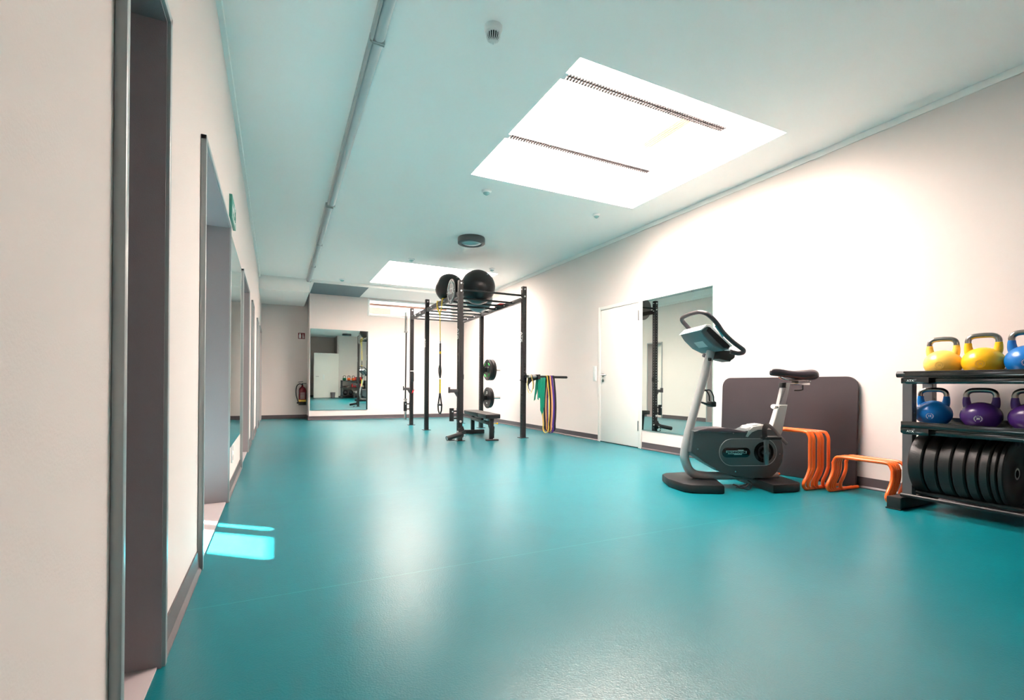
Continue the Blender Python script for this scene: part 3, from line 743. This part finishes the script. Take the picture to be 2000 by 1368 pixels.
MB().prism(foot2, .0, .072, 'z', .014).build('rear_foot', BLK2, BK)
body = [(-.355, .49), (-.245, .506), (-.06, .502), (.105, .474), (.13, .50), (.18, .521), (.263, .532), (.346, .516), (.41, .467), (.448, .388), (.462, .308), (.45, .216), (.405, .135), (.355, .09), (.20, .083), (.03, .088), (-.085, .129), (-.25, .22), (-.38, .31)]
MB().prism(body, -.085, .085, 'y', .012, seg=3).build('drive_housing', GREYD, BK)
tp = [(-.31, .497), (-.222, .513), (-.058, .512), (.10, .487), (.12, .476), (.10, .468), (-.27, .484)]
MB().prism(tp, -.09, .09, 'y', .004).build('housing_top_trim', mat('taupe_trim', (90, 76, 82), .4), BK)
hump = [(.10, .455), (.14, .505), (.20, .538), (.27, .545), (.34, .53), (.40, .495), (.36, .46), (.30, .40), (.14, .40)]
MB().prism(hump, -.055, .055, 'y', .010).build('rear_fairing', GREYP, BK)
fl = [(.112, .44), (.135, .49), (.18, .524), (.263, .536), (.35, .52), (.38, .495), (.30, .50), (.22, .50), (.165, .478), (.13, .435)]
MB().prism(fl, -.0885, .0885, 'y', .002).build('fairing_rim', GREYP, BK)
stad = arc(.27, .307, .115, -90, 90, 16)+arc(-.015, .307, .115, 90, 270, 16)
MB().prism(stad, -.097, -.080, 'y', .006).build('side_panel', mat('side_panel_grey', (84, 94, 96), .38), BK)
rim = [(p[0], -.0975, p[1]) for p in stad]
MB().tube(rim, .0025, 6, closed=True).build('panel_rim', GREYL, BK)
s2 = arc(.105, .305, .041, -90, 90, 12)+arc(-.065, .305, .041, 90, 270, 12)
lb = MB().prism(s2, -.100, -.096, 'y', .001).build('logo_badge', GLOSSB, BK)
pl = [(-.072, .322), (.035, .322), (.035, .328), (.085, .328), (.085, .318), (.112, .318), (.112, .296), (.07, .296), (.07, .286), (.0, .286), (.0, .292), (-.055, .292), (-.055, .304), (-.072, .304)]
MB().prism(pl, -.1012, -.100, 'y').build('logo_plate', mat('pale_teal_print', (140, 190, 190), .4), lb, smooth=False)
text('logo_text', 'TECHNOGYM', .0265, GLOSSB, lb, (.02, -.1018, .3065), (PI/2, 0, 0), bold=.0008)
MB().cyl((.268, -.080, .307), (.268, -.0985, .307), .088, n=48).build('crank_recess', GLOSSB, BK)
MB().lathe([(.045, 0), (.058, .004), (.058, .010), (.045, .010)], 32, Matrix.Translation((.268, -.0985, .307)) @ Matrix.Rotation(PI/2, 4, 'X')).build('crank_ring', BLK2, BK)
MB().box(.245, .282, -.150, -.128, .205, .445, .005).cyl((.264, -.098, .307), (.264, -.156, .307), .018).build('crank_arm', mat('satin_crank', (120, 132, 134), .3, metal=.8), BK)
MB().box(.245, .282, .128, .150, .17, .41, .005).cyl((.264, .08, .307), (.264, .15, .307), .018).build('crank_arm', GREYL, BK)
def pedal(v, z, s):
    p = MB().box(.19, .33, v-.045, v+.045, z-.012, z+.014, .008).build('pedal', BLK2, BK)
    MB().cyl((.262, v-s*.07, z), (.262, v, z), .008).build('pedal_axle', STEEL, p)
    w = smooth_path([(.192, v+.045*s*0-.03, z-.01), (.185, v-.03, z+.05), (.20, v-.015, z+.09), (.235, v, z+.105), (.275, v+.0, z+.08), (.31, v-.02, z+.03), (.345, v-.045, z-.02), (.365, v-.055, z-.045)], 5)
    MB().tube(w, .022, 8, flat=(1, .14)).build('toe_strap', RUB, p)
pedal(-.205, .440, -1); pedal(.205, .18, 1)
# seat tube, post, saddle
sl = [(.37, .46), (.384, .499), (.447, .712), (.533, .712), (.484, .472), (.47, .44)]
MB().prism(sl, -.032, .032, 'y', .012, seg=3).build('seat_tube', GREYP, BK)
sp = [(.45, .70), (.49, .86), (.50, .905), (.562, .905), (.515, .70)]
o = MB().prism(sp, -.022, .022, 'y', .004).build('seat_post', GREYL, BK)
sc_ = MB()
for k in range(11): sc_.box(.463+k*.0045, .476+k*.0045, -.0235, -.022, .735+k*.0125, .739+k*.0125)
sc_.build('height_scale', BLK2, o, smooth=False)
MB().prism([(.478, .86), (.485, .905), (.52, .908), (.515, .86)], -.026, .026, 'y', .004).build('post_cap', BLK2, BK)
MB().box(.555, .745, -.022, .022, .885, .905, .004).build('saddle_slide', STEEL, BK)
for s in (-1, 1): MB().tube(smooth_path([(.47, s*.012, .955), (.55, s*.02, .93), (.70, s*.022, .928), (.745, s*.02, .92), (.745, s*.02, .908)]), .005, 8).build('saddle_rail', STEEL, BK)
MB().box(.60, .635, -.025, .025, .90, .945, .005).build('rail_clamp', BLK2, BK)
MB().tube([(.69, 0, .887), (.69, 0, .845), (.66, 0, .838), (.61, -.0, .838)], .006, 8).build('release_lever', BLK2, BK)
def saddle():
    mb = MB(); rings = []
    prof = [(.382, .010, 1.005, .975), (.395, .020, 1.022, .965), (.43, .027, 1.032, .962), (.50, .034, 1.026, .955), (.56, .052, 1.014, .948), (.62, .085, 1.012, .936), (.68, .112, 1.022, .926), (.73, .120, 1.030, .924), (.77, .105, 1.026, .928), (.792, .070, 1.008, .945), (.797, .02, .99, .965)]
    for u, hw, zt, zb in prof:
        ring = []
        for k in range(20):
            a = 2*PI*k/20; c, s = math.cos(a), math.sin(a)
            y = hw*math.copysign(abs(c)**.75, c); zc_ = (zt+zb)/2; hz_ = (zt-zb)/2
            z = zc_+hz_*math.copysign(abs(s)**.8, s)
            if s > 0: z -= .008*(abs(c)**3) + (.010*max(0, 1-abs(y)/.02) if u > .5 else 0)
            ring.append(mb.bm.verts.new((u, y, z)))
        rings.append(ring)
    for A, B in zip(rings, rings[1:]):
        for k in range(20): mb.bm.faces.new((A[k], A[(k+1) % 20], B[(k+1) % 20], B[k]))
    mb.bm.faces.new(rings[0]); mb.bm.faces.new(rings[-1][::-1])
    o = mb.build('saddle', BLKSOFT, BK, ang=60); md = o.modifiers.new('round', 'SUBSURF'); md.levels = 1; md.render_levels = 2
saddle()
k_ = MB().cyl((.43, -.03, .69), (.40, -.055, .692), .012).build('adjust_knob', BLK2, BK)
MB().tube([(.405, -.05, .692), (.385, -.062, .695), (.362, -.075, .698)], [.016, .022, .019], 14).build('knob_tip', WHITE, k_)
# bottle holder on the column
m = MB()
for v in (-.036, .036):
    m.tube(smooth_path([(-.222, v*.4, .83), (-.185, v, .835), (-.155, v, .79), (-.150, v, .745), (-.135, v, .72)]), .006, 8)
m.tube(smooth_path([(-.262, 0, .735), (-.22, -.02, .722), (-.17, -.036, .705)]), .007, 8)
m.tube(smooth_path([(-.262, 0, .735), (-.22, .02, .722), (-.17, .036, .705)]), .007, 8)
m.box(-.175, -.125, -.042, .042, .690, .738, .010)
m.build('bottle_holder', BLK2, BK)
# console
con = [(-.350, 1.334), (-.30, 1.372), (-.272, 1.366), (-.088, 1.203), (-.10, 1.18), (-.15, 1.166), (-.235, 1.205), (-.315, 1.28)]
cs = MB().prism(con, -.195, .195, 'y', .012, seg=3).build('console', mat('console_grey', (92, 100, 104), .4), BK)
topc = [(-.356, 1.335), (-.305, 1.381), (-.266, 1.377), (-.078, 1.208), (-.088, 1.196), (-.272, 1.362), (-.30, 1.368), (-.345, 1.330)]
MB().prism(topc, -.205, .205, 'y', .004).build('console_top_cover', WHITE, cs)
MB().prism([(-.285, 1.357), (-.262, 1.360), (-.098, 1.205), (-.112, 1.186), (-.15, 1.186), (-.27, 1.30), (-.30, 1.33)], -.204, -.194, 'y', .003).build('console_side_panel', BLK2, cs)
MB().box(-.27, -.11, -.13, .13, .002, .004).build('screen', GLOSSB, cs)
bpy.data.objects[cs.children[-1].name].matrix_local = Matrix.Translation((-.172, 0, 1.298)) @ Matrix.Rotation(math.radians(42), 4, 'Y') @ Matrix.Translation((.19, 0, 0))
MB().prism([(-.235, 1.206), (-.29, 1.262), (-.282, 1.258), (-.232, 1.207)], -.10, .06, 'y').build('service_label', GREYL, cs, loc=(-.004, 0, -.001))
bx = [(-.13, 1.19), (.028, 1.172), (.018, 1.116), (-.005, 1.11), (-.021, 1.082), (-.126, 1.105)]
MB().prism(bx, -.075, .075, 'y', .008).build('lower_pod', BLK2, BK)
for s in (-1, 1):
    MB().tube(smooth_path([(-.09, s*.10, 1.185), (-.05, s*.16, 1.175), (-.06, s*.21, 1.16), (-.10, s*.235, 1.155)]), .011, 10).build('bar_bracket', WHITE, BK)
def half(s):
    return [(-.345, s*.10, 1.492), (-.34, s*.17, 1.486), (-.315, s*.225, 1.466), (-.27, s*.24, 1.425), (-.225, s*.24, 1.375), (-.181, s*.24, 1.315), (-.102, s*.24, 1.241), (-.030, s*.24, 1.190), (-.004, s*.24, 1.168), (-.012, s*.24, 1.147), (-.055, s*.238, 1.142), (-.11, s*.232, 1.156)]
hb = half(-1)[::-1]+[(-.347, 0, 1.494)]+half(1)
MB().tube(smooth_path(hb, 5), .0185, 16).build('handlebar', FOAM, BK)
MB().tube([(-.238, -.231, 1.372), (-.21, -.231, 1.335), (-.17, -.231, 1.28)], .0125, 10).build('pulse_sensor', STEEL, BK)
MB().box(-.215, -.185, -.041, -.036, 1.06, 1.085, .002).build('badge', GLOSSB, BK, loc=(.012, .0, .03))
# screws on housing
for u, z in ((-.30, .46), (-.315, .335), (.02, .14), (.42, .29), (-.0, .47)):
    MB().cyl((u, -.084, z), (u, -.0875, z), .006).build('screw', STEEL, BK)
# power cable under the bike
tag(MB().tube(smooth_path([(3.49, 2.83, .03), (3.44, 2.80, .05), (3.50, 2.76, .025), (3.58, 2.77, .05), (3.52, 2.82, .02), (3.45, 2.77, .03), (3.55, 2.74, .012), (3.64, 2.78, .04), (3.66, 2.84, .06)], 8), .006, 8).build('power_cable', BLK2), 'coiled black cable lying on the floor under the exercise bike', 'cable')

# ------------------------------------------------------------------ dark board and hurdles by the right wall
bw, bh, rr = 1.405, .962, .10
poly = [(-bw/2, 0), (bw/2, 0)]+arc(bw/2-rr, bh-rr, rr, 0, 90, 10)+arc(-bw/2+rr, bh-rr, rr, 90, 180, 10)
o = MB().prism(poly, -.012, .012, 'x', .003).build('gym_board', MATM, loc=(4.495, 3.125, .002)); o.rotation_euler = (0, math.radians(2.2), 0)
tag(o, 'large dark brown board with rounded corners leaning on the right wall', 'board')
def hurdle(w, h, lab, group, loc, rz=0):
    """bar along local Y; legs kick out towards -X and feet run back towards +X"""
    t = thing('hurdle', lab, 'hurdle', loc, rz, group); r = .0135; c = .055
    pts = []
    def leg(s):
        y = s*w/2
        return [(.17, y*.98, r), (.0, y, r), (-.045, y, r), (-.072, y, r+.020), (-.068, y, r+.055), (-.03, y, .115), (0, y, .165), (.008, y, .20), (.008, y, h*.6+.06), (.008, y, h-c-r), (.008, y*1.0-s*c*.3, h-c*.28-r), (.008, y-s*c, h-r)]
    P = leg(-1)+[(.008, 0, h-r)]+leg(1)[::-1]
    MB().tube(smooth_path(P, 4), r, 12).build('hurdle_frame', ORANGE, t)
    return t
HT = 'tall orange hurdles behind the bike'
tl = ['tall orange hurdle standing nearest the bike', 'second tall orange hurdle, close behind the first', 'third tall orange hurdle, leaning a little in the middle of its row', 'fourth tall orange hurdle, second closest to the dark board', 'tall orange hurdle closest to the dark board']
for k, x in enumerate((4.05, 4.088, 4.168, 4.20, 4.275)):
    hurdle(.56, .50-.002*k, tl[k], HT, (x, 2.83-.004*k, 0), (.0, .03, -.03, .0, .02)[k])
HS = 'low orange hurdles beside the rack'
tl = ['low orange hurdle farthest from the wall, at the left of its row', 'second low orange hurdle from the left of the nested row', 'third low orange hurdle, middle of the nested row', 'fourth low orange hurdle in the nested row', 'low orange hurdle nearest the wall, set apart from its row']
for k, x in enumerate((4.175, 4.205, 4.235, 4.265, 4.335)):
    hurdle(.43, .305, tl[k], HS, (x, 2.215-(.01 if k == 4 else 0), 0), 0)

# ------------------------------------------------------------------ storage rack on the right with kettlebells and plates
def storage_rack(lab, loc, rz, L):
    """front faces local -X; runs along local -Y from 0 to -L"""
    t = thing('storage_rack', lab, 'storage rack', loc, rz)
    for y in (-.045, -L+.03):
        for x in (.14, .42):
            m = MB(); drilled_tube(m, (x, y+.03, .085), (1, 0, 0), (0, 1, 0), (0, 0, 1), .90, .03, .03, .05, .05, .006, faces=(0, 2))
            bmesh.ops.remove_doubles(m.bm, verts=m.bm.verts, dist=1e-5)
            o = m.build('upright', mat('grey_rack_paint', (88, 86, 88), .4) if 'grey_rack_paint' not in MATS else MATS['grey_rack_paint'], t, smooth=False)
            md = o.modifiers.new('steel_wall', 'SOLIDIFY'); md.thickness = .002; md.offset = -1
        MB().box(-.03, .50, y+.005, y+.085, .006, .088, .004).build('foot_tube', BLK, t)
        MB().box(-.045, -.02, y-.002, y+.092, 0.0, .010, .002).box(-.036, -.02, y+.002, y+.088, .0, .088, .003).build('foot_cap', BLK2, t)
    for z, nm in ((.985, 0), (.63, 1)):
        ye = -.04 if z > .8 else -.025
        m = MB().box(.0, .012, -L, ye, z-.045, z, .003).box(.0, .46, -L, ye, z-.045, z-.038).box(.455, .467, -L, ye, z-.045, z+.02, .002)
        m.build('shelf_tray', GLOSSB, t)
        MB().box(.03, .075, -L+.02, -.01, z-.088, z-.046, .006).box(.38, .43, -L+.02, -.01, z-.088, z-.046, .006).build('shelf_beam', GLOSSB, t)
        br = MB().prism([(ye, z-.044), (ye, z-.078), (ye-.02, z-.09), (-.19, z-.09), (-.19, z-.045)], -.004, .024, 'x', .003).build('shelf_bracket', GLOSSB, t)
        text('bracket_text', 'ATX', .022, WHITE, br, (-.005, -.085, z-.068), (PI/2, 0, -PI/2))
    e = MB().cyl((.02, -.05, .962), (.02, .005, .962), .022).build('end_tube', RUB, t)
    MB().cyl((.02, -L+.05, .105), (.02, -.02, .105), .013).cyl((.14, -L+.05, .12), (.14, -.06, .12), .014).cyl((.36, -L+.05, .12), (.36, -.06, .12), .014).build('plate_rail', BLK, t)
    return t
RX = 4.0
storage_rack('black three level storage rack with kettlebells and weight plates on the right', (RX, 1.89, 0), 0, 1.75)
def kettlebell(lab, loc, rz, m_, num, group, mark=WHITE, sc=1.0):
    t = thing('kettlebell', lab, 'kettlebell', loc, rz, group); t.scale = (sc, sc, sc)
    mb = MB(); prof = [(0, 0), (.048, 0)]
    for k in range(1, 19):
        a = -66+k*(156/18); r_ = .106*math.cos(math.radians(a)); z = .090+.095*math.sin(math.radians(a))
        prof.append((max(r_, 0), z))
    prof[-1] = (0, .185); mb.lathe(prof, 40)
    for s in (-1, 1):
        mb.tube(smooth_path([(0, s*.050, .125), (0, s*.066, .160), (0, s*.071, .190), (0, s*.071, .216)], 5), [.031-.0135*(k/15)**.7 for k in range(16)], 16)
    b = mb.build('body', m_, t, ang=50)
    hp = [(0, -.071, .215), (0, -.071, .230), (0, -.064, .248), (0, -.046, .2595), (0, -.02, .2625), (0, 0, .263), (0, .02, .2625), (0, .046, .2595), (0, .064, .248), (0, .071, .230), (0, .071, .215)]
    MB().tube(smooth_path(hp, 5), .0165, 16).build('handle', STEELD, t)
    MB().cyl((-.097, 0, .078), (-.1065, 0, .077), .026, n=28).build('dial_boss', m_, t)
    m = MB()
    for k in range(14):
        a = math.radians(-50+k*280/13); c, s = math.cos(a), math.sin(a)
        m.tube([(-.1075, .016*c, .077+.016*s), (-.1075, .022*c, .077+.022*s)], .0013, 5)
    m.build('dial_marks', mark, t)
    text('dial_number', num, .018, mark, t, (-.1075, 0, .077), (PI/2, 0, -PI/2))
    return t
GK1, GK2 = 'kettlebells on the top shelf', 'kettlebells on the middle shelf'
kz1, kz2 = .985-.038, .63-.038
kr = math.radians(12)
KX = RX+.20
GOLD = mat('gold_print', (196, 140, 50), .4)
kettlebell('pale yellow kettlebell with steel handle, leftmost on the top shelf', (KX, 1.705, kz1), kr, YEL2, '16', GK1, GOLD)
kettlebell('deep yellow kettlebell with steel handle, between the pale yellow and the blue one', (KX, 1.490, kz1), kr, YEL, '16', GK1, GOLD, 1.03)
kettlebell('light blue kettlebell at the right end of the top shelf', (KX, 1.275, kz1), kr, BLUE, '12', GK1, WHITE, 1.04)
kettlebell('blue kettlebell at the left end of the middle shelf', (KX+.06, 1.783, kz2), kr, BLUE, '12', GK2)
kettlebell('purple kettlebell beside the blue one on the middle shelf', (KX, 1.50, kz2), kr, PURP, '20', GK2, WHITE, 1.0)
kettlebell('purple kettlebell at the right end of the middle shelf, cut by the picture edge', (KX, 1.262, kz2), kr, PURP, '20', GK2)
# bumper plates standing on the bottom level
y = 1.843; labs = ['first', 'second', 'third', 'fourth', 'fifth', 'sixth', 'seventh', 'eighth']
for k, th in enumerate((.088, .078, .074, .070, .058, .055, .032, .030)):
    wplate('bumper_plate', ('leftmost thick black weight plate on the bottom of the rack' if k == 0 else 'black weight plate on the bottom of the rack, %s from the left' % labs[k]) if k < 7 else 'thin black weight plate at the right end of its row, its lettered face showing',
           (4.25, y-th/2, .322), .218, th-.004, (0, 0, PI/2), 'weight plates on the bottom of the rack', STEEL, mat('faint_print', (130, 126, 128), .5) if 'faint_print' not in MATS else MATS['faint_print'], 'ATX')
    y -= th+.003

# ------------------------------------------------------------------ behind the photographer, seen in the far mirror
t = thing('storage_rack', 'dark storage rack with medicine balls and red bags, seen in the far mirror', 'storage rack', (2.80, YR+.03, 0))
for x in (0, 1.12):
    for yy in (0, .38): MB().box(x, x+.05, yy, yy+.05, 0, .84).build('upright', MATS['grey_rack_paint'], t, smooth=False)
for z in (.12, .50, .84):
    MB().box(-.02, 1.19, 0, .44, z, z+.03, .004).build('shelf', BLK, t)
def rk(x, z, m_, lab, grp): return kettlebell(lab, (x, YR+.26, z+.031), -PI/2-.0, m_, '', grp)
def kb_simple(x, m_, lab):
    t = thing('kettlebell', lab, 'kettlebell', (x, YR+.26, .8705), PI/2, 'kettlebells seen in the far mirror')
    MB().lathe([(0, 0), (.05, 0), (.085, .03), (.095, .07), (.07, .12), (0, .14)], 24).build('body', m_, t)
    MB().tube(smooth_path([(0, -.05, .10), (0, -.06, .18), (0, -.03, .225), (0, .03, .225), (0, .06, .18), (0, .05, .10)]), .014, 10).build('handle', STEELD, t)
kb_simple(2.95, GRN2, 'green kettlebell on the top shelf, seen in the far mirror')
kb_simple(3.16, ORANGE, 'orange kettlebell beside the green one, seen in the far mirror')
kb_simple(3.37, ORANGE, 'orange kettlebell beside the red bags, seen in the far mirror')
def bag(x, y, z, lab):
    t = thing('power_bag', lab, 'sandbag', (x, y, z), 0, 'red bags seen in the far mirror')
    MB().tube([(-.24, 0, .09), (-.22, 0, .09), (.22, 0, .09), (.24, 0, .09)], [.05, .09, .09, .05], 24).build('bag_body', REDV, t)
    for xx in (-.14, .14): MB().cyl((xx-.02, 0, .09), (xx+.02, 0, .09), .0925, n=24).build('strap', BLK2, t)
bag(3.66, YR+.24, .8705, 'red cylindrical bag on the top shelf, seen in the far mirror')
bag(3.52, YR+.24, .5305, 'red cylindrical bag on the middle shelf, seen in the far mirror')
for k in range(4):
    t = thing('dumbbell', 'small black dumbbell on the middle shelf in the far mirror, %s' % ('leftmost of four', 'second of four', 'third of four', 'next to the red bag')[k], 'dumbbell', (2.88+k*.10, YR+.24, .5305), 0, 'dumbbells seen in the far mirror')
    for s in (-1, 1): MB().cyl((0, s*.05, .04), (0, s*.11, .04), .04, n=6).build('head', BLK2, t)
    MB().cyl((0, -.05, .04), (0, .05, .04), .014).build('handle', STEEL, t)
for k, (mm, lab) in enumerate(((RUB, 'black medicine ball on the bottom shelf, leftmost in the far mirror'), (RUB, 'black medicine ball on the bottom shelf, middle one in the far mirror'), (GREYP, 'pale medicine ball on the bottom shelf, in the far mirror'))):
    t = thing('medicine_ball', lab, 'medicine ball', (3.0+k*.27, YR+.24, .1505+.115), 0, 'medicine balls seen in the far mirror')
    MB().sph((0, 0, 0), .115, 28).build('ball_skin', mm, t)
    MB().tube([(.1155*math.cos(a), 0, .1155*math.sin(a)) for a in [2*PI*j/40 for j in range(40)]], .002, 5, closed=True).build('seam', GREYL, t)
t = thing('waste_bin', 'small smoky plastic bin standing by the white partition, seen in the far mirror', 'bin', (2.42, YR+.20, 0))
MB().lathe([(0, 0), (.09, 0), (.12, .28), (.115, .28), (.086, .006), (0, .006)], 28).build('bin_shell', BINM, t)
t = thing('white_partition', 'white panel with handle standing open before the dim recess, seen in the far mirror', 'partition', (1.55, YR+.06, 0), math.radians(-3))
MB().box(0, 1.15, -.02, .02, .01, 2.2, .004).build('panel', DOORW, t)
MB().cyl((.10, .02, 1.05), (.10, .07, 1.05), .01).cyl((.10, .07, 1.05), (.22, .07, 1.05), .01).build('handle', STEEL, t)
switch('white light switch on the open panel behind the camera, seen in the far mirror', (2.0, YR+.0595, 1.02), PI/2)
